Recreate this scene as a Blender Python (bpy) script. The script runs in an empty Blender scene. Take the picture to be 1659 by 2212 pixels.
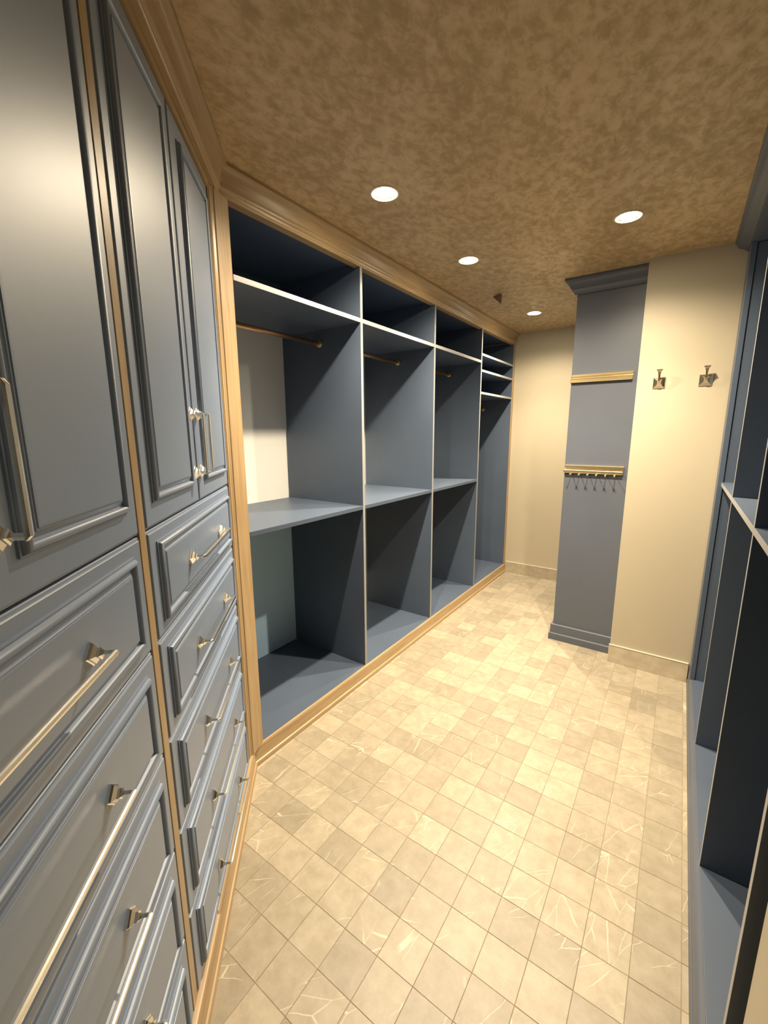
import bpy, bmesh, math, random
from mathutils import Vector, Matrix

random.seed(7)
S = bpy.context.scene
COL = S.collection

# ------------------------------------------------------------------ camera, world, exposure
F_PX, W_PX, H_PX = 911.689, 1659, 2212
CAM_H = 1.4758
RIGHT = Vector((0.81975565, 0.57269512, -0.00458052))
UP = Vector((-0.10286771, 0.15510325, 0.98252797))
FWD = Vector((-0.56339943, 0.80496166, -0.1860586))
cd = bpy.data.cameras.new('camera')
cam = bpy.data.objects.new('camera', cd)
COL.objects.link(cam)
cd.sensor_fit = 'VERTICAL'
cd.sensor_height = 36.0
cd.sensor_width = 27.0
cd.lens = F_PX / H_PX * 36.0
cd.clip_start = 0.01
M = Matrix.Identity(4)
for i in range(3):
    M[i][0], M[i][1], M[i][2] = RIGHT[i], UP[i], -FWD[i]
M[0][3], M[1][3], M[2][3] = 0.0, 0.0, CAM_H
cam.matrix_world = M
S.camera = cam

w = bpy.data.worlds.new('world')
S.world = w
w.use_nodes = True
w.node_tree.nodes['Background'].inputs[0].default_value = (1.0, 0.9, 0.75, 1)
w.node_tree.nodes['Background'].inputs[1].default_value = 0.008

S.view_settings.view_transform = 'Standard'
S.view_settings.look = 'None'
S.view_settings.gamma = 1.0
S.view_settings.use_curve_mapping = False
S.view_settings.exposure = 1.7

FLOOD_POWER = 21.0
BEAM_POWER = 47.0
LAMP_COLOR = (1.0, 0.83, 0.60)
CEIL = 2.4

# ------------------------------------------------------------------ materials
def new_mat(name):
    m = bpy.data.materials.new(name)
    m.use_nodes = True
    nt = m.node_tree
    return m, nt, nt.nodes['Principled BSDF']

def N(nt, kind, **kw):
    n = nt.nodes.new(kind)
    for k, v in kw.items():
        if k.startswith('i_'):
            n.inputs[k[2:].replace('_', ' ')].default_value = v
        else:
            setattr(n, k, v)
    return n

def ramp(nt, fac, stops):
    r = nt.nodes.new('ShaderNodeValToRGB')
    cr = r.color_ramp
    while len(cr.elements) < len(stops):
        cr.elements.new(0.5)
    for e, (p, c) in zip(cr.elements, stops):
        e.position = p
        e.color = (*c, 1) if len(c) == 3 else c
    nt.links.new(fac, r.inputs[0])
    return r.outputs[0]

def bump(nt, bsdf, height, strength, dist):
    b = nt.nodes.new('ShaderNodeBump')
    b.inputs['Strength'].default_value = strength
    b.inputs['Distance'].default_value = dist
    nt.links.new(height, b.inputs['Height'])
    nt.links.new(b.outputs[0], bsdf.inputs['Normal'])

def mat_paint(name, col, rough, var=0.06, scale=3.0, spec=0.5, orange=0.02, coat=0.0):
    m, nt, b = new_mat(name)
    tc = N(nt, 'ShaderNodeTexCoord')
    n = N(nt, 'ShaderNodeTexNoise', i_Scale=scale, i_Detail=4.0)
    nt.links.new(tc.outputs['Object'], n.inputs['Vector'])
    c0 = tuple(c * (1 - var) for c in col)
    c1 = tuple(min(1, c * (1 + var)) for c in col)
    nt.links.new(ramp(nt, n.outputs['Fac'], [(0.3, c0), (0.7, c1)]), b.inputs['Base Color'])
    b.inputs['Roughness'].default_value = rough
    b.inputs['Specular IOR Level'].default_value = spec
    b.inputs['Coat Weight'].default_value = coat
    b.inputs['Coat Roughness'].default_value = 0.42
    n2 = N(nt, 'ShaderNodeTexNoise', i_Scale=260.0, i_Detail=2.0)
    nt.links.new(tc.outputs['Object'], n2.inputs['Vector'])
    bump(nt, b, n2.outputs['Fac'], orange, 0.002)
    return m

def mat_oak(name, axis):
    m, nt, b = new_mat(name)
    tc = N(nt, 'ShaderNodeTexCoord')
    mp = N(nt, 'ShaderNodeMapping')
    sc = [26.0, 26.0, 26.0]
    sc['xyz'.index(axis)] = 1.3
    mp.inputs['Scale'].default_value = sc
    nt.links.new(tc.outputs['Object'], mp.inputs['Vector'])
    n = N(nt, 'ShaderNodeTexNoise', i_Scale=2.2, i_Detail=6.0, i_Roughness=0.6, i_Distortion=0.6)
    nt.links.new(mp.outputs[0], n.inputs['Vector'])
    mp2 = N(nt, 'ShaderNodeMapping')
    sc2 = [150.0, 150.0, 150.0]
    sc2['xyz'.index(axis)] = 4.0
    mp2.inputs['Scale'].default_value = sc2
    nt.links.new(tc.outputs['Object'], mp2.inputs['Vector'])
    n2 = N(nt, 'ShaderNodeTexNoise', i_Scale=2.0, i_Detail=3.0)
    nt.links.new(mp2.outputs[0], n2.inputs['Vector'])
    mx = N(nt, 'ShaderNodeMath', operation='MULTIPLY_ADD')
    mx.inputs[1].default_value = 0.35
    nt.links.new(n2.outputs['Fac'], mx.inputs[0])
    nt.links.new(n.outputs['Fac'], mx.inputs[2])
    col = ramp(nt, mx.outputs[0], [(0.42, (0.30, 0.195, 0.092)), (0.58, (0.355, 0.24, 0.122)), (0.72, (0.40, 0.28, 0.148)), (0.88, (0.43, 0.312, 0.172))])
    nt.links.new(col, b.inputs['Base Color'])
    b.inputs['Roughness'].default_value = 0.38
    bump(nt, b, n2.outputs['Fac'], 0.12, 0.001)
    return m

def mat_metal(name, col, rough):
    m, nt, b = new_mat(name)
    tc = N(nt, 'ShaderNodeTexCoord')
    n = N(nt, 'ShaderNodeTexNoise', i_Scale=40.0)
    nt.links.new(tc.outputs['Object'], n.inputs['Vector'])
    nt.links.new(ramp(nt, n.outputs['Fac'], [(0.3, tuple(c * 0.96 for c in col)), (0.7, col)]), b.inputs['Base Color'])
    b.inputs['Metallic'].default_value = 1.0
    b.inputs['Roughness'].default_value = rough
    return m

def mat_stone(name, gain):
    m, nt, b = new_mat(name)
    L = nt.links.new
    geo = N(nt, 'ShaderNodeNewGeometry')
    oi = N(nt, 'ShaderNodeObjectInfo')
    add = N(nt, 'ShaderNodeMath', operation='ADD')
    L(oi.outputs['Random'], add.inputs[0]); L(geo.outputs['Random Per Island'], add.inputs[1])
    fr = N(nt, 'ShaderNodeMath', operation='FRACT')
    L(add.outputs[0], fr.inputs[0])
    wn = N(nt, 'ShaderNodeTexWhiteNoise', noise_dimensions='1D')
    L(fr.outputs[0], wn.inputs['W'])
    off = N(nt, 'ShaderNodeVectorMath', operation='MULTIPLY_ADD')
    off.inputs[1].default_value = (23.0, 17.0, 9.0)
    L(wn.outputs['Color'], off.inputs[0]); L(geo.outputs['Position'], off.inputs[2])
    # per tile turn of the vein direction
    rot = N(nt, 'ShaderNodeVectorRotate', rotation_type='Z_AXIS')
    ang = N(nt, 'ShaderNodeMath', operation='MULTIPLY_ADD')
    ang.inputs[1].default_value = 1.1; ang.inputs[2].default_value = -0.15
    L(wn.outputs['Value'], ang.inputs[0]); L(ang.outputs[0], rot.inputs['Angle']); L(off.outputs[0], rot.inputs['Vector'])
    # soft clouds
    cl = N(nt, 'ShaderNodeTexNoise', i_Scale=20.0, i_Detail=7.0, i_Roughness=0.65)
    L(off.outputs[0], cl.inputs['Vector'])
    cloud = ramp(nt, cl.outputs['Fac'], [(0.30, (0.275, 0.234, 0.166)), (0.5, (0.322, 0.277, 0.202)), (0.70, (0.365, 0.32, 0.24))])
    # tile brightness
    bri = N(nt, 'ShaderNodeMapRange'); bri.inputs['To Min'].default_value = 0.82 * gain; bri.inputs['To Max'].default_value = 1.13 * gain
    L(fr.outputs[0], bri.inputs['Value'])
    mul = N(nt, 'ShaderNodeVectorMath', operation='SCALE')
    L(cloud, mul.inputs[0]); L(bri.outputs[0], mul.inputs['Scale'])
    # veins: thin ridges of a stretched noise
    wob = N(nt, 'ShaderNodeTexNoise', i_Scale=28.0, i_Detail=2.0)
    L(off.outputs[0], wob.inputs['Vector'])
    wadd = N(nt, 'ShaderNodeVectorMath', operation='MULTIPLY_ADD'); wadd.inputs[1].default_value = (0.010, 0.010, 0.0)
    L(wob.outputs['Color'], wadd.inputs[0]); L(rot.outputs[0], wadd.inputs[2])
    mp = N(nt, 'ShaderNodeMapping'); mp.inputs['Scale'].default_value = (1.8, 0.42, 1.0)
    L(wadd.outputs[0], mp.inputs['Vector'])
    vo = N(nt, 'ShaderNodeTexVoronoi', feature='DISTANCE_TO_EDGE', i_Scale=9.0)
    L(mp.outputs[0], vo.inputs['Vector'])
    vr = ramp(nt, vo.outputs['Distance'], [(0.0, (1, 1, 1)), (0.006, (0.75, 0.75, 0.75)), (0.014, (0, 0, 0))])
    mk = N(nt, 'ShaderNodeTexNoise', i_Scale=7.0, i_Detail=1.0)
    L(off.outputs[0], mk.inputs['Vector'])
    mkr = ramp(nt, mk.outputs['Fac'], [(0.50, (0, 0, 0)), (0.60, (1, 1, 1))])
    vm = N(nt, 'ShaderNodeMath', operation='MULTIPLY'); L(vr, vm.inputs[0]); L(mkr, vm.inputs[1])
    vm2 = N(nt, 'ShaderNodeMath', operation='MULTIPLY'); vm2.inputs[1].default_value = 0.75; L(vm.outputs[0], vm2.inputs[0])
    mix = N(nt, 'ShaderNodeMix', data_type='RGBA')
    L(vm2.outputs[0], mix.inputs['Factor']); L(mul.outputs[0], mix.inputs['A'])
    mix.inputs['B'].default_value = (0.60, 0.55, 0.42, 1)
    L(mix.outputs['Result'], b.inputs['Base Color'])
    b.inputs['Roughness'].default_value = 0.42
    b.inputs['Specular IOR Level'].default_value = 0.4
    return m

def mat_ceiling():
    m, nt, b = new_mat('mottled_plaster')
    L = nt.links.new
    tc = N(nt, 'ShaderNodeTexCoord')
    mp = N(nt, 'ShaderNodeMapping')
    mp.inputs['Rotation'].default_value = (0, 0, 0.6)
    mp.inputs['Scale'].default_value = (1.35, 0.9, 1)
    L(tc.outputs['Object'], mp.inputs['Vector'])
    n1 = N(nt, 'ShaderNodeTexNoise', i_Scale=20.0, i_Detail=7.0, i_Roughness=0.66, i_Distortion=0.25)
    n2 = N(nt, 'ShaderNodeTexNoise', i_Scale=4.0, i_Detail=3.0, i_Distortion=0.4)
    L(mp.outputs[0], n1.inputs['Vector']); L(mp.outputs[0], n2.inputs['Vector'])
    mx = N(nt, 'ShaderNodeMath', operation='MULTIPLY_ADD'); mx.inputs[1].default_value = 0.35
    L(n2.outputs['Fac'], mx.inputs[0]); L(n1.outputs['Fac'], mx.inputs[2])
    col = ramp(nt, mx.outputs[0], [(0.50, (0.36, 0.25, 0.115)), (0.64, (0.43, 0.305, 0.152)), (0.74, (0.525, 0.385, 0.212)), (0.88, (0.60, 0.45, 0.27))])
    L(col, b.inputs['Base Color'])
    rr = ramp(nt, mx.outputs[0], [(0.5, (0.55,) * 3), (0.8, (0.4,) * 3)])
    L(rr, b.inputs['Roughness'])
    bump(nt, b, n1.outputs['Fac'], 0.15, 0.004)
    return m

def mat_glow(name, col, strength):
    m, nt, b = new_mat(name)
    b.inputs['Emission Color'].default_value = (*col, 1)
    b.inputs['Emission Strength'].default_value = strength
    b.inputs['Base Color'].default_value = (0.9, 0.85, 0.7, 1)
    return m

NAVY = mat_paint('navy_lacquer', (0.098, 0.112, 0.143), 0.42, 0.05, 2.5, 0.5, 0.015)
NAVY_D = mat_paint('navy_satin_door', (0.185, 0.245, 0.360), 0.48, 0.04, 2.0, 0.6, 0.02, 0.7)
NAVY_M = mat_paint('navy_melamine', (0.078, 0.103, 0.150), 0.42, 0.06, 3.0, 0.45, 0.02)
EDGE = mat_paint('pale_edge_band', (0.30, 0.305, 0.31), 0.35, 0.03, 5.0)
CREAM = mat_paint('cream_wall_paint', (0.475, 0.418, 0.305), 0.5, 0.02, 2.0, 0.35, 0.03)
CREAM_T = mat_paint('cream_trim_bead', (0.62, 0.57, 0.44), 0.4, 0.02, 4.0, 0.5, 0.01)
WHITE_B = mat_paint('pale_back_board', (0.93, 0.925, 0.87), 0.5, 0.02, 2.0, 0.35, 0.02)
BOUNCE_B = mat_paint('back_board_blue_bounce', (0.50, 0.74, 0.99), 0.5, 0.02, 2.0, 0.35, 0.02)  # white board; blue bounce off the navy surfaces painted into its colour
OAK_X, OAK_Y, OAK_Z = mat_oak('oak_grain_x', 'x'), mat_oak('oak_grain_y', 'y'), mat_oak('oak_grain_z', 'z')
NICKEL = mat_metal('polished_nickel', (0.92, 0.90, 0.83), 0.24)
BRASS = mat_metal('satin_brass', (0.86, 0.70, 0.40), 0.30)
BRONZE = mat_metal('bronze_rod', (0.60, 0.36, 0.19), 0.42)
STEEL = mat_metal('brushed_nickel', (0.72, 0.65, 0.53), 0.20)
RING = mat_paint('lamp_trim_cream', (0.80, 0.72, 0.52), 0.4, 0.02, 5.0)
REFL = mat_metal('lamp_reflector', (0.9, 0.85, 0.7), 0.25)
LENS = mat_glow('lamp_lens', (1.0, 0.87, 0.62), 90.0)
STONE = mat_stone('marble_tile', 1.04)
STONE_B = mat_stone('marble_baseboard', 1.5)
GROUT = mat_paint('grout', (0.265, 0.22, 0.155), 0.9, 0.1, 60.0, 0.1, 0.2)
PLASTER = mat_ceiling()
BROWN = mat_paint('brown_bracket', (0.20, 0.14, 0.08), 0.5)

# ------------------------------------------------------------------ mesh helpers
def link(name, me, mat, parent=None, smooth=False):
    o = bpy.data.objects.new(name, me)
    if mat and not me.materials:
        me.materials.append(mat)
    COL.objects.link(o)
    if parent:
        o.parent = parent
    if smooth:
        for p in me.polygons:
            p.use_smooth = True
    return o

def soften(o, deg=32):
    """smooth shading that keeps the real arrises"""
    o.data.polygons.foreach_set('use_smooth', [True] * len(o.data.polygons))
    o.data.set_sharp_from_angle(angle=math.radians(deg))
    return o

def to_mesh(name, bm):
    bmesh.ops.recalc_face_normals(bm, faces=bm.faces)
    me = bpy.data.meshes.new(name)
    bm.to_mesh(me)
    bm.free()
    return me

def add_box(bm, x0, x1, y0, y1, z0, z1):
    v = [bm.verts.new((x, y, z)) for z in (z0, z1) for x, y in ((x0, y0), (x1, y0), (x1, y1), (x0, y1))]
    for f in ((0, 3, 2, 1), (4, 5, 6, 7), (0, 1, 5, 4), (1, 2, 6, 5), (2, 3, 7, 6), (3, 0, 4, 7)):
        bm.faces.new([v[i] for i in f])
    return v

def box(name, mat, x0, x1, y0, y1, z0, z1, parent=None, o=(0, 0, 0), bev=0.0):
    """one box given in room coordinates; o is the parent's place"""
    bm = bmesh.new()
    add_box(bm, x0 - o[0], x1 - o[0], y0 - o[1], y1 - o[1], z0 - o[2], z1 - o[2])
    if bev:
        bmesh.ops.bevel(bm, geom=list(bm.edges), offset=bev, segments=2, affect='EDGES', profile=0.6)
    return link(name, to_mesh(name, bm), mat, parent)

def edge_band(o, axis_sign):
    """the face that looks into the room carries the pale edge band"""
    me = o.data
    me.materials.append(EDGE)
    for p in me.polygons:
        if p.normal.x * axis_sign > 0.9:
            p.material_index = 1
    return o

def extrude_rings(bm, rings, closed_profile=False, caps=True):
    vs = [[bm.verts.new(p) for p in r] for r in rings]
    n = len(rings[0])
    for a, b in zip(vs[:-1], vs[1:]):
        for i in range(n if closed_profile else n - 1):
            j = (i + 1) % n
            bm.faces.new((a[i], a[j], b[j], b[i]))
    if caps and closed_profile:
        bm.faces.new(list(reversed(vs[0])))
        bm.faces.new(vs[-1])
    return vs

def tube(bm, p0, p1, r, seg=16, r1=None):
    p0, p1 = Vector(p0), Vector(p1)
    d = (p1 - p0).normalized()
    a = d.orthogonal().normalized()
    b = d.cross(a)
    r1 = r if r1 is None else r1
    rings = []
    for p, rr in ((p0, r), (p1, r1)):
        rings.append([p + rr * (math.cos(t) * a + math.sin(t) * b) for t in [2 * math.pi * k / seg for k in range(seg)]])
    extrude_rings(bm, rings, True)

def lathe(bm, prof, seg=32, center=(0, 0, 0)):
    """prof: (radius, z); axis z"""
    c = Vector(center)
    rings = []
    for k in range(seg):
        t = 2 * math.pi * k / seg
        rings.append([c + Vector((r * math.cos(t), r * math.sin(t), z)) for r, z in prof])
    vs = [[bm.verts.new(p) for p in r] for r in rings]
    n = len(prof)
    for k in range(seg):
        a, b = vs[k], vs[(k + 1) % seg]
        for i in range(n - 1):
            bm.faces.new((a[i], b[i], b[i + 1], a[i + 1]))

def empty(name, loc, rotz=0.0):
    o = bpy.data.objects.new(name, None)
    COL.objects.link(o)
    o.location = loc
    o.rotation_euler = (0, 0, rotz)
    o.empty_display_size = 0.1
    return o

def tag(o, label, cat=None, group=None, kind=None):
    o['label'] = label
    if cat: o['category'] = cat
    if group: o['group'] = group
    if kind: o['kind'] = kind
    return o

def structure(o, label):
    return tag(o, label, kind='structure')

def copy_tree(o, parent=None):
    c = o.copy()
    COL.objects.link(c)
    c.parent = parent
    for ch in [x for x in bpy.data.objects if x.parent == o]:
        copy_tree(ch, c)
    return c

# ------------------------------------------------------------------ measures of the room
XS = -1.4352                       # front of the open shelving on the left
XB = -2.0283                       # its back
Y0, D1, D2, D3, D4 = 1.0791, 1.8555, 2.6599, 3.4744, 4.2614
YF = 4.2954                        # far wall
ZT, ZS, ZM, ZB = 2.304, 2.0458, 1.0592, 0.0908
YN = 2.910                         # wall with the robe hooks
XN = -0.252                        # its left corner
YC = 3.03                          # navy end panel of the far cabinet
XR = 0.1854                        # front of the open shelving on the right
ND = Vector((-0.72528509, -0.68844865, 0))   # from the camera to the angled cabinets
TD = Vector((0.68844865, -0.72528509, 0))
DF = 0.345                         # distance of their door faces
ANG = math.atan2(TD.y, TD.x)

def dg(s, d, z=0.0):
    return TD * s + ND * d + Vector((0, 0, z))

# ------------------------------------------------------------------ setting: floor
FX0, FX1, FY0, FY1 = -2.2, 0.95, -1.35, 4.5
floor = structure(box('floor', GROUT, FX0, FX1, FY0, FY1, -0.08, -0.0009), 'beige marble tile floor of the dressing room')
T = 0.1192
TX, TY = -0.567, 0.884

def tile_mesh():
    bm = bmesh.new()
    h, c = (T - 0.0016) / 2, 0.0004
    rings = [[(-h, -h, -0.01), (h, -h, -0.01), (h, h, -0.01), (-h, h, -0.01)],
             [(-h, -h, -c), (h, -h, -c), (h, h, -c), (-h, h, -c)],
             [(-h + c, -h + c, 0), (h - c, -h + c, 0), (h - c, h - c, 0), (-h + c, h - c, 0)]]
    extrude_rings(bm, rings, True)
    return to_mesh('floor_tile', bm)

def to_px(x, y, z=0.0):
    v = Vector((x, y, z - CAM_H))
    d = v.dot(FWD)
    if d < 0.05:
        return None
    return (W_PX / 2 + F_PX * v.dot(RIGHT) / d, H_PX / 2 - F_PX * v.dot(UP) / d)

tiles = []
for i in range(-14, 14):
    for j in range(-20, 32):
        cx, cy = TX + T * (i + 0.5), TY + T * (j + 0.5)
        if cx < FX0 + .06 or cx > FX1 - .06 or cy < FY0 + .06 or cy > FY1 - .06:
            continue
        h = T / 2
        corners = [(cx + a * h, cy + b * h) for a in (-1, 1) for b in (-1, 1)]
        open_floor = any(-1.418 < x < 0.164 and y < YF and x * ND.x + y * ND.y < 0.322 and not (x > XN and y > YN - .012) and not (x > -0.645 and y > 2.99) for x, y in corners)
        hidden_deep = not open_floor
        px = [to_px(x, y) for x, y in corners]
        seen = open_floor and all(px) and any(0 < p[0] < W_PX and 0 < p[1] < H_PX for p in px)
        if hidden_deep:
            continue
        tiles.append((not seen, cx * cx + cy * cy + CAM_H ** 2, cx, cy))
tiles.sort()
tm = tile_mesh()
tm.materials.append(STONE)
rng = random.Random(3)
for k, (_, _, cx, cy) in enumerate(tiles[:300]):
    t = link('floor_tile', tm, None, floor)
    t.location = (cx, cy, -0.0002 * rng.random())
    t.rotation_euler = (rng.uniform(-.004, .004), rng.uniform(-.004, .004), 0)
bm = bmesh.new()
src = tile_mesh()
for _, _, cx, cy in tiles[300:]:
    n0 = len(bm.verts)
    bm.from_mesh(src)
    bm.verts.ensure_lookup_table()
    for v in bm.verts[n0:]:
        v.co.x += cx
        v.co.y += cy
rest = link('floor_tile_field', to_mesh('floor_tile_field', bm), STONE, floor)
rest['kind'] = 'stuff'
rest['label'] = 'far rows of small beige marble tiles'

# ------------------------------------------------------------------ setting: ceiling with four lamp holes
LAMPS = [(-1.065, 1.536), (-1.066, 2.343), (-1.073, 3.627), (-0.297, 2.307)]
ceil = box('ceiling', PLASTER, FX0, FX1, FY0, FY1, CEIL, CEIL + 0.12)
cut_bm = bmesh.new()
for x, y in LAMPS:
    tube(cut_bm, (x, y, CEIL - 0.05), (x, y, CEIL + 0.075), 0.048, 32)
cutter = link('cutter', to_mesh('cutter', cut_bm), None)
bo = ceil.modifiers.new('holes', 'BOOLEAN')
bo.operation = 'DIFFERENCE'
bo.object = cutter
dgph = bpy.context.evaluated_depsgraph_get()
me = bpy.data.meshes.new_from_object(ceil.evaluated_get(dgph))
ceil.modifiers.clear()
ceil.data = me
bpy.data.objects.remove(cutter)
structure(ceil, 'brown mottled plaster ceiling with recessed lamps')

# ------------------------------------------------------------------ setting: walls
structure(box('wall_back', CREAM, FX0, FX1, YF, YF + 0.12, 0, CEIL), 'cream painted wall at the far end')
structure(box('wall_left', WHITE_B, FX0, XB - 0.0125, 1.0, YF, 0, CEIL), 'pale wall behind the open shelving on the left')
structure(box('wall_return', CREAM, XN, FX1, YN, YF, 0, CEIL), 'cream wall carrying two robe hooks')
structure(box('wall_right', CREAM, 0.80, FX1, 0.86, YN, 0, CEIL), 'cream wall behind the right open shelving')
structure(box('wall_near', CREAM, 0.200, FX1, 0.10, 0.853, 0, CEIL), 'cream wall corner at the lower right edge')
bm = bmesh.new()
pts = [dg(-2.35, 0.95), dg(1.4, 0.95), dg(1.4, 1.05), dg(-2.35, 1.05)]
extrude_rings(bm, [[p.to_3d() for p in pts], [p + Vector((0, 0, CEIL)) for p in pts]], True)
structure(link('wall_diagonal', to_mesh('wall_diagonal', bm), CREAM), 'cream wall behind the angled cabinets')

# stone baseboards with a pale bead on top
def baseboard(name, x0, x1, yfront, yback, h, label):
    b = structure(box(name, STONE_B, x0, x1, yfront, yback, 0, h, bev=0.0006), label)
    bead = box('top_bead', CREAM_T, x0, x1, yfront - 0.0015, yback, h, h + 0.006, bev=0.0015)
    bead.parent = b
    bead['label'] = 'pale bead along the top'
    return b
baseboard('baseboard_back', -1.4176, -0.70, YF - 0.011, YF, 0.112, 'beige stone baseboard on the far wall')
baseboard('baseboard_return', XN - 0.006, 0.163, YN - 0.010, YN, 0.116, 'beige stone baseboard under the robe hooks')

# ------------------------------------------------------------------ oak trim: crown, base, corner post, end stile
XCR, DCR = -1.3956, 0.2878         # crown edge at the ceiling
XBS, DBS = -1.4176, 0.3223         # base edge at the floor

def mitre(xe, de):
    """plan point where x = xe meets the angled line at distance de"""
    return Vector((xe, (de - ND.x * xe) / ND.y, 0))

def two_runs(prof, x_edge, d_edge, names, labels, s_end, mats):
    # run along the shelving (grain y)
    bm = bmesh.new()
    far = [(x_edge - e, YF, z) for e, z in prof]
    cor = [(*mitre(x_edge - e, d_edge + e).xy, z) for e, z in prof]
    extrude_rings(bm, [far, cor], True)
    structure(soften(link(names[0], to_mesh(names[0], bm), mats[0])), labels[0])
    # run along the angled cabinets, in their own frame so that the grain follows it
    bm = bmesh.new()
    rot = Matrix.Rotation(-ANG, 4, 'Z')
    corl = [rot @ Vector(p) for p in cor]
    endl = [rot @ dg(s_end, d_edge + e, z) for e, z in prof]
    extrude_rings(bm, [corl, endl], True)
    ob = soften(link(names[1], to_mesh(names[1], bm), mats[1]))
    ob.rotation_euler = (0, 0, ANG)
    structure(ob, labels[1])

cove = []
for k in range(7):
    a = k / 6 * math.pi / 2
    # concave cove from (0.026, 2.337) up to (0.009, 2.384)
    cove.append((0.0265 - 0.0175 * (1 - math.cos(a)), 2.337 + 0.047 * math.sin(a)))
crown = [(0.075, CEIL), (0.0, CEIL), (0.0, 2.388), (0.004, 2.386), (0.009, 2.3845)] + list(reversed(cove))[1:] + \
        [(0.0285, 2.336), (0.0285, 2.331), (0.0265, 2.328), (0.0275, 2.323), (0.033, 2.319), (0.034, 2.316), (0.034, 2.309), (0.036, 2.306), (0.037, 2.301), (0.075, 2.301)]
two_runs(crown, XCR, DCR, ('trim_1', 'trim_2'),
         ('oak crown moulding above the open shelving on the left', 'dark oak crown moulding above the angled navy cabinets'), 0.3, (OAK_Y, OAK_X))
base = [(0.06, 0.0), (0.0, 0.0), (0.0, 0.016), (0.002, 0.021), (0.0065, 0.0235), (0.0075, 0.026), (0.0075, 0.079), (0.0088, 0.0845), (0.012, 0.0890), (0.0170, 0.0906), (0.06, 0.0907)]
two_runs(base, XBS, DBS, ('trim_3', 'trim_4'),
         ('stepped oak base moulding under the open shelving on the left', 'stepped oak base moulding under the angled drawers'), 0.0, (OAK_Y, OAK_X))

# corner post, turned to halve the angle between the two fronts
R_ = Vector((XS, Y0, 0))
bis = Vector((0.3707, -0.9288, 0))
bn = Vector((0.9288, 0.3707, 0))
L_ = R_ + bis * 0.090
plan = [R_ - bn * 0.12, R_ - bn * 0.004, R_ + bis * 0.004, L_ - bis * 0.003, L_ - bn * 0.003, dg(-1.684, 0.3345), dg(-1.676, 0.3400), dg(-1.664, 0.3410), dg(-1.663, 0.3435), dg(-1.653, 0.3435), dg(-1.653, 0.42)]
bm = bmesh.new()
extrude_rings(bm, [[p + Vector((0, 0, 0.0865)) for p in plan], [p + Vector((0, 0, 2.3005)) for p in plan]], True)
structure(link('trim_5', to_mesh('trim_5', bm), OAK_Z), 'oak corner post between the open shelving and the angled cabinets')
structure(box('trim_6', OAK_Z, XS - 0.05, XS + 0.006, D4 + 0.0005, YF - 0.0005, 0.0910, 2.3005, bev=0.0015), 'narrow oak stile closing the open shelving at the far wall')

def diag_box(name, mat, s0, s1, d0, d1, z0, z1, bev=0.0):
    """box in the frame of the angled cabinets, d from front (small) to back"""
    bm = bmesh.new()
    add_box(bm, s0, s1, -d1, -d0, z0, z1)
    if bev:
        bmesh.ops.bevel(bm, geom=list(bm.edges), offset=bev, segments=2, affect='EDGES')
    o = link(name, to_mesh(name, bm), mat)
    o.rotation_euler = (0, 0, ANG)
    return o
structure(diag_box('trim_7', OAK_Z, -0.8745, -0.8455, 0.3465, 0.40, 0.0910, 2.2800, 0.001), 'thin upright oak strip between the two angled navy cabinets')
structure(diag_box('trim_8', OAK_X, -1.652, 0.25, 0.3395, 0.40, 2.2815, 2.3005, 0.001), 'narrow oak rail between the angled navy doors and the crown')

# ------------------------------------------------------------------ angled cabinets: doors and drawers
PROF = [(0, 0), (0.0, 0.0028), (0.0022, 0.0036), (0.003, 0.0026), (0.0038, 0.0062), (0.0062, 0.0105), (0.0092, 0.0122), (0.0122, 0.0112), (0.0150, 0.0072),
        (0.0163, 0.0016), (0.0174, 0.0012), (0.0200, 0.0018), (0.0232, 0.0040), (0.0262, 0.0060), (0.0266, 0.0072), (0.0292, 0.0074), (0.0296, 0.0088), (0.033, 0.0092)]
PW = PROF[-1][0]

def frame_moulding(name, parent, x0, x1, z0, z1, mat):
    """a mitred moulding running round a rectangle; local y is outward, the slab face is y = 0"""
    bm = bmesh.new()
    rings = []
    for sx, sz in ((0, 0), (1, 0), (1, 1), (0, 1)):
        ring = []
        for u, h in PROF:
            ring.append((x0 + u if sx == 0 else x1 - u, h, z0 + u if sz == 0 else z1 - u))
        rings.append(ring)
    vs = [[bm.verts.new(p) for p in r] for r in rings]
    for k in range(4):
        a, b = vs[k], vs[(k + 1) % 4]
        for i in range(len(PROF) - 1):
            bm.faces.new((a[i], b[i], b[i + 1], a[i + 1]))
    return soften(link(name, to_mesh(name, bm), mat, parent), 50)

def slab(name, parent, x0, x1, z0, z1):
    """door or drawer front with a stepped edge, seen from y > 0"""
    bm = bmesh.new()
    def rect(i, y):
        return [(x0 + i, y, z0 + i), (x1 - i, y, z0 + i), (x1 - i, y, z1 - i), (x0 + i, y, z1 - i)]
    extrude_rings(bm, [rect(0, -0.020), rect(0, -0.0058), rect(0.0012, -0.0040), (rect(0.0045, -0.0034)), rect(0.0052, -0.0012), rect(0.0068, 0.0)], True)
    return link(name, to_mesh(name, bm), NAVY_D, parent)

def panel(name, parent, x0, x1, z0, z1):
    bm = bmesh.new()
    add_box(bm, x0, x1, 0.0, 0.0092, z0, z1)
    return link(name, to_mesh(name, bm), NAVY_D, parent)

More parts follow.
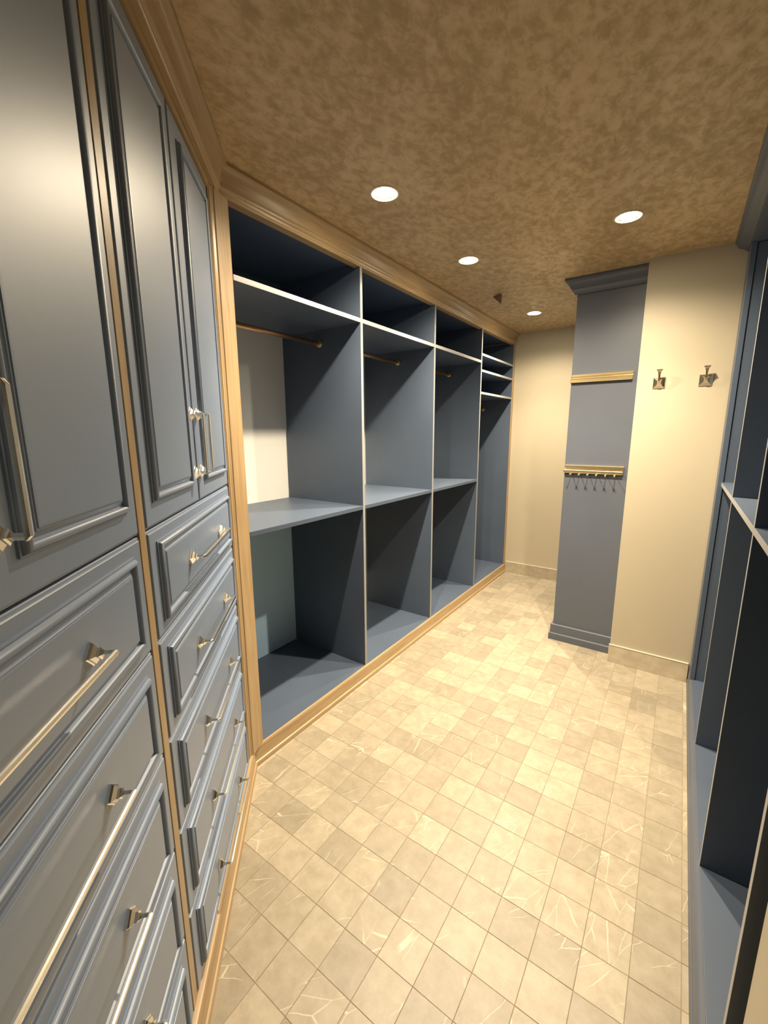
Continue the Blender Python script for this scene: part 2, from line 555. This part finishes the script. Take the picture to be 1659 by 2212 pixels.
def handle_mesh(length, along):
    """bridge pull on two diamond rosettes; along 'x' or 'z'; y outward from 0"""
    bm = bmesh.new()
    hl = length / 2
    def P(a, y, c):       # a along the bar, c across it
        return (a, y, c) if along == 'x' else (c, y, a)
    for e in (-hl, hl):
        # stepped diamond rosette and square stem
        rings = []
        for y, r in ((0, 0.0190), (0.003, 0.0190), (0.0042, 0.0165), (0.0065, 0.0155), (0.0115, 0.0090), (0.0125, 0.0100), (0.0150, 0.0100), (0.0165, 0.0068), (0.0200, 0.0055), (0.0325, 0.0050)):
            if y < 0.02:
                rings.append([P(e + r, y, 0), P(e, y, r), P(e - r, y, 0), P(e, y, -r)])
            else:
                q = 0.0042
                rings.append([P(e + q, y, q * .2), P(e, y, q), P(e - q, y, q * .2), P(e, y, -q)])
        extrude_rings(bm, rings, True)
    # bar: a ridged flat section with chamfered ends
    sec = [(0.0315, -0.0036), (0.0315, 0.0036), (0.0350, 0.0045), (0.0375, 0.0036), (0.0385, 0.0), (0.0375, -0.0036), (0.0350, -0.0045)]
    def ring(a, k, y0=0.0):
        return [P(a, 0.0315 + (y - 0.0315) * k + y0, c * (0.75 + 0.25 * k)) for y, c in sec]
    extrude_rings(bm, [ring(-hl - 0.0048, 0.30), ring(-hl + 0.0005, 1.0), ring(hl - 0.0005, 1.0), ring(hl + 0.0048, 0.30)], True)
    return to_mesh('pull_handle', bm)

H_LONG, H_DOOR = handle_mesh(0.312, 'x'), handle_mesh(0.158, 'z')
for hm in (H_LONG, H_DOOR):
    hm.materials.append(NICKEL)

UW = 0.769                       # width of one cabinet front
ROWS = [(0.0915, 0.3285), (0.3315, 0.5700), (0.5730, 0.8095), (0.8125, 1.0435), (1.0465, 1.2810)]
DOOR_Z = (1.2850, 2.2790)

def angled_cabinet(s_mid):
    root = empty('drawer_cabinet', dg(s_mid, DF, 0.0), ANG)
    hw = UW / 2
    bm = bmesh.new()                                   # carcass, open box behind the fronts
    add_box(bm, -hw + .001, hw - .001, -0.57, -0.0215, 0.0912, 2.2805)
    link('carcass', to_mesh('carcass', bm), NAVY_M, root)
    for sgn in (1, -1):
        # sgn 1: the half towards the camera
        xa, xb = (0.0015, hw - 0.001) if sgn == 1 else (-hw + 0.001, -0.0015)
        d = slab('door', root, xa, xb, *DOOR_Z)
        ia, ib = (0.060, 0.042) if sgn == 1 else (0.042, 0.060)
        r = (xa + ia, xb - ib, DOOR_Z[0] + 0.050, DOOR_Z[1] - 0.053)
        frame_moulding('panel_moulding', d, *r, NAVY_D)
        panel('raised_panel', d, r[0] + PW, r[1] - PW, r[2] + PW, r[3] - PW)
        h = link('pull_handle', H_DOOR, None, d)
        h.location = (sgn * 0.0315, 0.0, 1.447)
        h['label'] = 'polished nickel upright pull'
    for z0, z1 in ROWS:
        d = slab('drawer', root, -hw + 0.001, hw - 0.001, z0, z1)
        r = (-hw + 0.041, hw - 0.041, z0 + 0.028, z1 - 0.028)
        frame_moulding('panel_moulding', d, *r, NAVY_D)
        panel('raised_panel', d, r[0] + PW, r[1] - PW, r[2] + PW, r[3] - PW)
        h = link('pull_handle', H_LONG, None, d)
        h.location = (0, 0.0090, (z0 + z1) / 2)
        h['label'] = 'polished nickel long bar pull'
    return root

cabA = angled_cabinet(-1.2605)
tag(cabA, 'navy panelled cabinet of doors and drawers beside the oak corner post', 'cabinet', 'angled navy cabinets with drawers')
cabB = copy_tree(cabA)
cabB.location = dg(-0.4595, DF, 0.0)
tag(cabB, 'navy panelled cabinet of doors and drawers cut off by the left picture edge', 'cabinet', 'angled navy cabinets with drawers')

# ------------------------------------------------------------------ open shelving on the left
O1 = (-1.73, 2.67, 0.0)
sh = empty('open_wardrobe', O1)
tag(sh, 'long navy open wardrobe with four bays framed in oak', 'wardrobe')
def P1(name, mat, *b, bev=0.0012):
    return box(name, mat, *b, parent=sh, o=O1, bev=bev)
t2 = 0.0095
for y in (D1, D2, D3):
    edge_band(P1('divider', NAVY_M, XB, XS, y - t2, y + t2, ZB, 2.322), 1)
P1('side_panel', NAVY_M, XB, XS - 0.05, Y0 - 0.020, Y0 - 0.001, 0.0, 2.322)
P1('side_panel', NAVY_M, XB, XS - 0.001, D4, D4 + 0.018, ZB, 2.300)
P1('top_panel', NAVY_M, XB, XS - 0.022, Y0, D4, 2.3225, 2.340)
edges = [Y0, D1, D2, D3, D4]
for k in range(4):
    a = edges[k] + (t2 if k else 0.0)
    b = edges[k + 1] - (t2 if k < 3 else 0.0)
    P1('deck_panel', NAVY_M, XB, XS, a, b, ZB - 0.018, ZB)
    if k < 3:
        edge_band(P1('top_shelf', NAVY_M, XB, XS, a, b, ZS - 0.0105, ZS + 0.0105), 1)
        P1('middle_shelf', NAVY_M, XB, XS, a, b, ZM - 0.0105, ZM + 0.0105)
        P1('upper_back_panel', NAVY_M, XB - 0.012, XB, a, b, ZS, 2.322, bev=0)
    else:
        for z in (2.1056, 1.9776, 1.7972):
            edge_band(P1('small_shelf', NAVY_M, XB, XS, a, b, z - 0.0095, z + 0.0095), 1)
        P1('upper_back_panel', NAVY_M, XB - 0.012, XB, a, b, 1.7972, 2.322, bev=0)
lb = P1('lower_back_panel', BOUNCE_B, XB - 0.012, XB, edges[0], edges[1] - t2, ZB, ZM, bev=0)  # blue tint stands in for bounced light on a white panel
lb['label'] = 'white back panel with blue bounce light in its colour'

def rod(y0, y1, z):
    bm = bmesh.new()
    c = Vector((-1.728 - O1[0], 0, z))
    tube(bm, c + Vector((0, y0 - O1[1], 0)), c + Vector((0, y1 - O1[1], 0)), 0.0122, 20)
    r = link('hanging_rod', to_mesh('hanging_rod', bm), BRONZE, sh, True)
    r['label'] = 'bronze hanging rod'
    for y, sg in ((y0, 1), (y1, -1)):
        bm = bmesh.new()
        prof = [(0.0, 0.0), (0.019, 0.0), (0.019, 0.003), (0.017, 0.0045), (0.0145, 0.005), (0.0145, 0.0095), (0.0165, 0.0105), (0.0165, 0.013), (0.0135, 0.0145), (0.0118, 0.0145)]
        lathe(bm, prof, 24)
        mt = Matrix.Translation(c + Vector((0, y - O1[1], 0))) @ Matrix.Rotation(-sg * math.pi / 2, 4, 'X')
        bmesh.ops.transform(bm, matrix=mt, verts=bm.verts)
        link('rod_flange', to_mesh('rod_flange', bm), BRASS, r, False)
rod(Y0, D1 - t2, 1.963)
rod(D1 + t2, D2 - t2, 1.963)
rod(D2 + t2, D3 - t2, 1.963)
rod(D3 + t2, D4, 1.703)

# ------------------------------------------------------------------ open shelving on the right
O2 = (0.45, 1.9, 0.0)
rs = empty('open_wardrobe', O2)
tag(rs, 'dark navy open wardrobe along the right wall beside the robe hooks', 'wardrobe')
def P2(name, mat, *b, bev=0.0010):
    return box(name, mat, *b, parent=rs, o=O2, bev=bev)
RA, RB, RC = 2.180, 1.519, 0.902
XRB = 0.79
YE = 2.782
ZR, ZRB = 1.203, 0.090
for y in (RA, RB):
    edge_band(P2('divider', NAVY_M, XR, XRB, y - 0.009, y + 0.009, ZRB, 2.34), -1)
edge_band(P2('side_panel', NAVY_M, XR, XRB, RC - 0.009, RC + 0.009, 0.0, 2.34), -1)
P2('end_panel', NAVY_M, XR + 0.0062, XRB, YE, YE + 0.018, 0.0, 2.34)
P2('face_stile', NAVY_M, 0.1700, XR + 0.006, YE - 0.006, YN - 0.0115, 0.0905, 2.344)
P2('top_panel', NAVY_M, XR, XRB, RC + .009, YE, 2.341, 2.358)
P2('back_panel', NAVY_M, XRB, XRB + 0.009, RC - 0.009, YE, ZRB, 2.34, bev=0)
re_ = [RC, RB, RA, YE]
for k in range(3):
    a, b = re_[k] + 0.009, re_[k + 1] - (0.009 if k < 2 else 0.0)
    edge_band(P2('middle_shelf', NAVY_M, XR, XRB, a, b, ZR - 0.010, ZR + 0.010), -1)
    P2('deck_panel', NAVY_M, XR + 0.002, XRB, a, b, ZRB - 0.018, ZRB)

def run_y(name, prof, y0, y1, mat, parent, o):
    """profile of (x, z) swept along y"""
    bm = bmesh.new()
    extrude_rings(bm, [[(x - o[0], y0 - o[1], z - o[2]) for x, z in prof], [(x - o[0], y1 - o[1], z - o[2]) for x, z in prof]], True)
    return soften(link(name, to_mesh(name, bm), mat, parent))
cr = [(0.20, CEIL - .0005), (0.113, CEIL - .0005), (0.113, 2.390), (0.117, 2.387)]
for k in range(7):
    a = k / 6 * math.pi / 2
    cr.append((0.121 + 0.030 * (1 - math.cos(a)), 2.385 - 0.026 * math.sin(a)))
cr += [(0.155, 2.357), (0.155, 2.352), (0.161, 2.350), (0.164, 2.345), (0.20, 2.345)]
run_y('crown_moulding', cr, RC - 0.009, YN - 0.0005, NAVY, rs, O2)
bs = [(0.187, 0.0), (0.164, 0.0), (0.164, 0.020), (0.1655, 0.024), (0.1685, 0.026), (0.1685, 0.078), (0.171, 0.086), (0.176, 0.090), (0.187, 0.090)]
run_y('base_moulding', bs, RC - 0.009, YN - 0.0125, NAVY, rs, O2)

# ------------------------------------------------------------------ far cabinet: its navy end panel faces the camera
O3 = (-0.443, 3.6, 0.0)
fc = empty('tall_cabinet', O3)
tag(fc, 'tall narrow navy cabinet end with crown and plinth by the far wall', 'cabinet')
XL3 = -0.634
box('body', NAVY, XL3 + 0.002, XN - 0.0008, YC + 0.006, YF - 0.0005, 0.0, 2.398, parent=fc, o=O3)
box('end_panel', NAVY, XL3, XN - 0.0008, YC, YC + 0.0055, 0.115, 2.312, parent=fc, o=O3, bev=0.001)

def wrap(name, prof, mat):
    """profile (overhang, z) along the camera side and the left side with a mitre"""
    bm = bmesh.new()
    r0 = [(XN - 0.0008 - O3[0], YC - e - O3[1], z) for e, z in prof]
    r1 = [(XL3 - e - O3[0], YC - e - O3[1], z) for e, z in prof]
    r2 = [(XL3 - e - O3[0], YF - 0.02 - O3[1], z) for e, z in prof]
    extrude_rings(bm, [r0, r1, r2], True)
    return soften(link(name, to_mesh(name, bm), mat, fc))
wrap('crown_moulding', [(0.0, 2.399), (0.066, 2.399), (0.066, 2.386), (0.062, 2.383), (0.056, 2.381), (0.047, 2.372), (0.040, 2.360), (0.036, 2.346), (0.032, 2.344), (0.032, 2.338), (0.022, 2.330), (0.014, 2.318), (0.013, 2.312), (0.0, 2.312)], NAVY)
wrap('base_moulding', [(0.0, 0.116), (0.012, 0.115), (0.0145, 0.112), (0.0145, 0.052), (0.020, 0.050), (0.023, 0.046), (0.023, 0.0), (0.0, 0.0)], NAVY)

# ------------------------------------------------------------------ brass racks on the navy panel
def rack(name, zc, label, cat, pegs):
    root = empty(name, (-0.4585, YC, zc))
    hw = 0.1735
    def rail(nm, prof, x0, x1):
        bm = bmesh.new()
        extrude_rings(bm, [[(x0, -y, z) for y, z in prof], [(x1, -y, z) for y, z in prof]], True)
        return link(nm, to_mesh(nm, bm), BRASS, root)
    rail('back_rail', [(0.0002, -0.024), (0.0002, 0.026), (0.012, 0.026), (0.014, 0.024), (0.014, 0.012), (0.008, 0.010), (0.008, 0.006), (0.012, 0.004), (0.012, -0.002), (0.008, -0.004), (0.008, -0.024)], -hw + 0.004, hw)
    rail('slide_rail', [(0.0085, -0.0245), (0.0085, -0.0045), (0.019, -0.0045), (0.021, -0.007), (0.021, -0.022), (0.019, -0.0245)], -hw, hw - 0.004)
    bm = bmesh.new()
    add_box(bm, -hw - 0.004, -hw - 0.0002, -0.023, -0.0005, -0.025, -0.003)
    bmesh.ops.bevel(bm, geom=list(bm.edges), offset=0.001, segments=2, affect='EDGES')
    link('end_cap', to_mesh('end_cap', bm), BRASS, root)
    if pegs:
        for k in range(6):
            x = -0.128 + k * 0.0515
            bm = bmesh.new()
            path = [((x, -0.015, -0.023), 0.003), ((x, -0.018, -0.031), 0.003), ((x, -0.030, -0.036), 0.0028), ((x, -0.045, -0.036), 0.0028), ((x, -0.050, -0.033), 0.0028)]
            for (p0, r0), (p1, r1) in zip(path[:-1], path[1:]):
                tube(bm, p0, p1, r0, 10, r1)
            bmesh.ops.create_uvsphere(bm, u_segments=14, v_segments=8, radius=0.0062, matrix=Matrix.Translation((x, -0.053, -0.031)))
            link('peg', to_mesh('peg', bm), BRASS, root, True)
    return tag(root, label, cat)
rack('belt_rack', 1.806, 'plain brass rail without pegs, upper one on the navy panel', 'rack', False)
rack('tie_rack', 1.229, 'brass rail with six small pegs, lower one on the navy panel', 'rack', True)

# ------------------------------------------------------------------ robe hooks
def robe_hook(x, z, label):
    root = empty('robe_hook', (x, YN, z))
    bm = bmesh.new()
    def sq(r, y, cz=0.0, rx=None):
        rx = rx or r
        return [(-rx, -y, cz - r), (rx, -y, cz - r), (rx, -y, cz + r), (-rx, -y, cz + r)]
    extrude_rings(bm, [sq(0.0295, 0.0003), sq(0.0295, 0.0035), sq(0.0275, 0.0060), sq(0.0160, 0.0130), sq(0.0085, 0.0205), sq(0.0050, 0.0280)], True)
    link('base_plate', to_mesh('base_plate', bm), STEEL, root)
    bm = bmesh.new()
    path = [(0.020, -0.006, 0.0060, 0.0085), (0.027, 0.000, 0.0050, 0.0060), (0.033, 0.010, 0.0042, 0.0046), (0.038, 0.026, 0.0040, 0.0042), (0.042, 0.042, 0.0046, 0.0052), (0.045, 0.056, 0.0066, 0.0082), (0.047, 0.066, 0.0095, 0.0140), (0.0475, 0.0690, 0.0098, 0.0148)]
    rings = []
    for k, (y, zz, hy, hx) in enumerate(path):
        a = path[max(k - 1, 0)]; b = path[min(k + 1, len(path) - 1)]
        dy, dz = b[0] - a[0], b[1] - a[1]
        n = math.hypot(dy, dz)
        dy, dz = dy / n, dz / n
        # across vector in the y-z plane
        rings.append([(-hx, -(y + dz * hy), zz - dy * hy), (hx, -(y + dz * hy), zz - dy * hy), (hx, -(y - dz * hy), zz + dy * hy), (-hx, -(y - dz * hy), zz + dy * hy)])
    extrude_rings(bm, rings, True)
    link('arm', to_mesh('arm', bm), STEEL, root)
    return tag(root, label, 'hook', 'robe hooks on the cream wall')
robe_hook(-0.144, 1.740, 'nickel robe hook on the cream wall nearest the navy panel')
robe_hook(0.066, 1.741, 'nickel robe hook on the cream wall nearest the right wardrobe')

# ------------------------------------------------------------------ recessed lamps
def lamp(x, y, label):
    root = empty('recessed_lamp', (x, y, CEIL))
    bm = bmesh.new()
    lathe(bm, [(0.0475, 0.001), (0.0475, -0.001), (0.049, -0.0030), (0.054, -0.0036), (0.0575, -0.0022), (0.0580, -0.0001), (0.0575, 0.0)], 48)
    link('trim_ring', to_mesh('trim_ring', bm), RING, root, True)
    bm = bmesh.new()
    lathe(bm, [(0.0475, 0.0), (0.045, 0.004), (0.042, 0.005), (0.036, 0.012), (0.0358, 0.02)], 48)
    link('reflector', to_mesh('reflector', bm), REFL, root, True)
    bm = bmesh.new()
    lathe(bm, [(0.0358, 0.012), (0.0350, 0.004), (0.0320, -0.0005), (0.025, -0.0036), (0.013, -0.0056), (0.001, -0.0060)], 32)
    link('bulb_lens', to_mesh('bulb_lens', bm), LENS, root, True)
    # a halogen reflector lamp: a bright core beam and a weak wide flood
    for nm, power, cone, blend in (('flood_light', FLOOD_POWER, 156, 0.65), ('beam_light', BEAM_POWER, 108, 1.0)):
        ld = bpy.data.lights.new(nm, 'SPOT')
        ld.energy = power
        ld.color = LAMP_COLOR
        ld.spot_size = math.radians(cone)
        ld.spot_blend = blend
        ld.shadow_soft_size = 0.018
        lo = bpy.data.objects.new(nm, ld)
        COL.objects.link(lo)
        lo.parent = root
        lo.location = (0, 0, -0.016)
    return tag(root, label, 'lamp', 'recessed ceiling lamps')
lamp(*LAMPS[0], 'lit recessed lamp nearest the oak corner post')
lamp(*LAMPS[1], 'lit recessed lamp, middle one of the row above the left wardrobe')
lamp(*LAMPS[2], 'lit recessed lamp nearest the far wall')
lamp(*LAMPS[3], 'lit recessed lamp standing alone towards the right wardrobe')

# small triangular bracket hanging under the ceiling
bm = bmesh.new()
A_, B_, C_ = Vector((-0.070, 0.042, 0.0)), Vector((0, 0, 0)), Vector((0, 0, -0.062))
nrm = (A_ - B_).cross(C_ - B_).normalized() * 0.006
extrude_rings(bm, [[p - nrm for p in (A_, B_, C_)], [p + nrm for p in (A_, B_, C_)]], True)
br = link('ceiling_bracket', to_mesh('ceiling_bracket', bm), BROWN)
br.location = (-1.120, 3.006, CEIL)
tag(br, 'small brown triangular bracket on the ceiling by the far lamp', 'bracket')
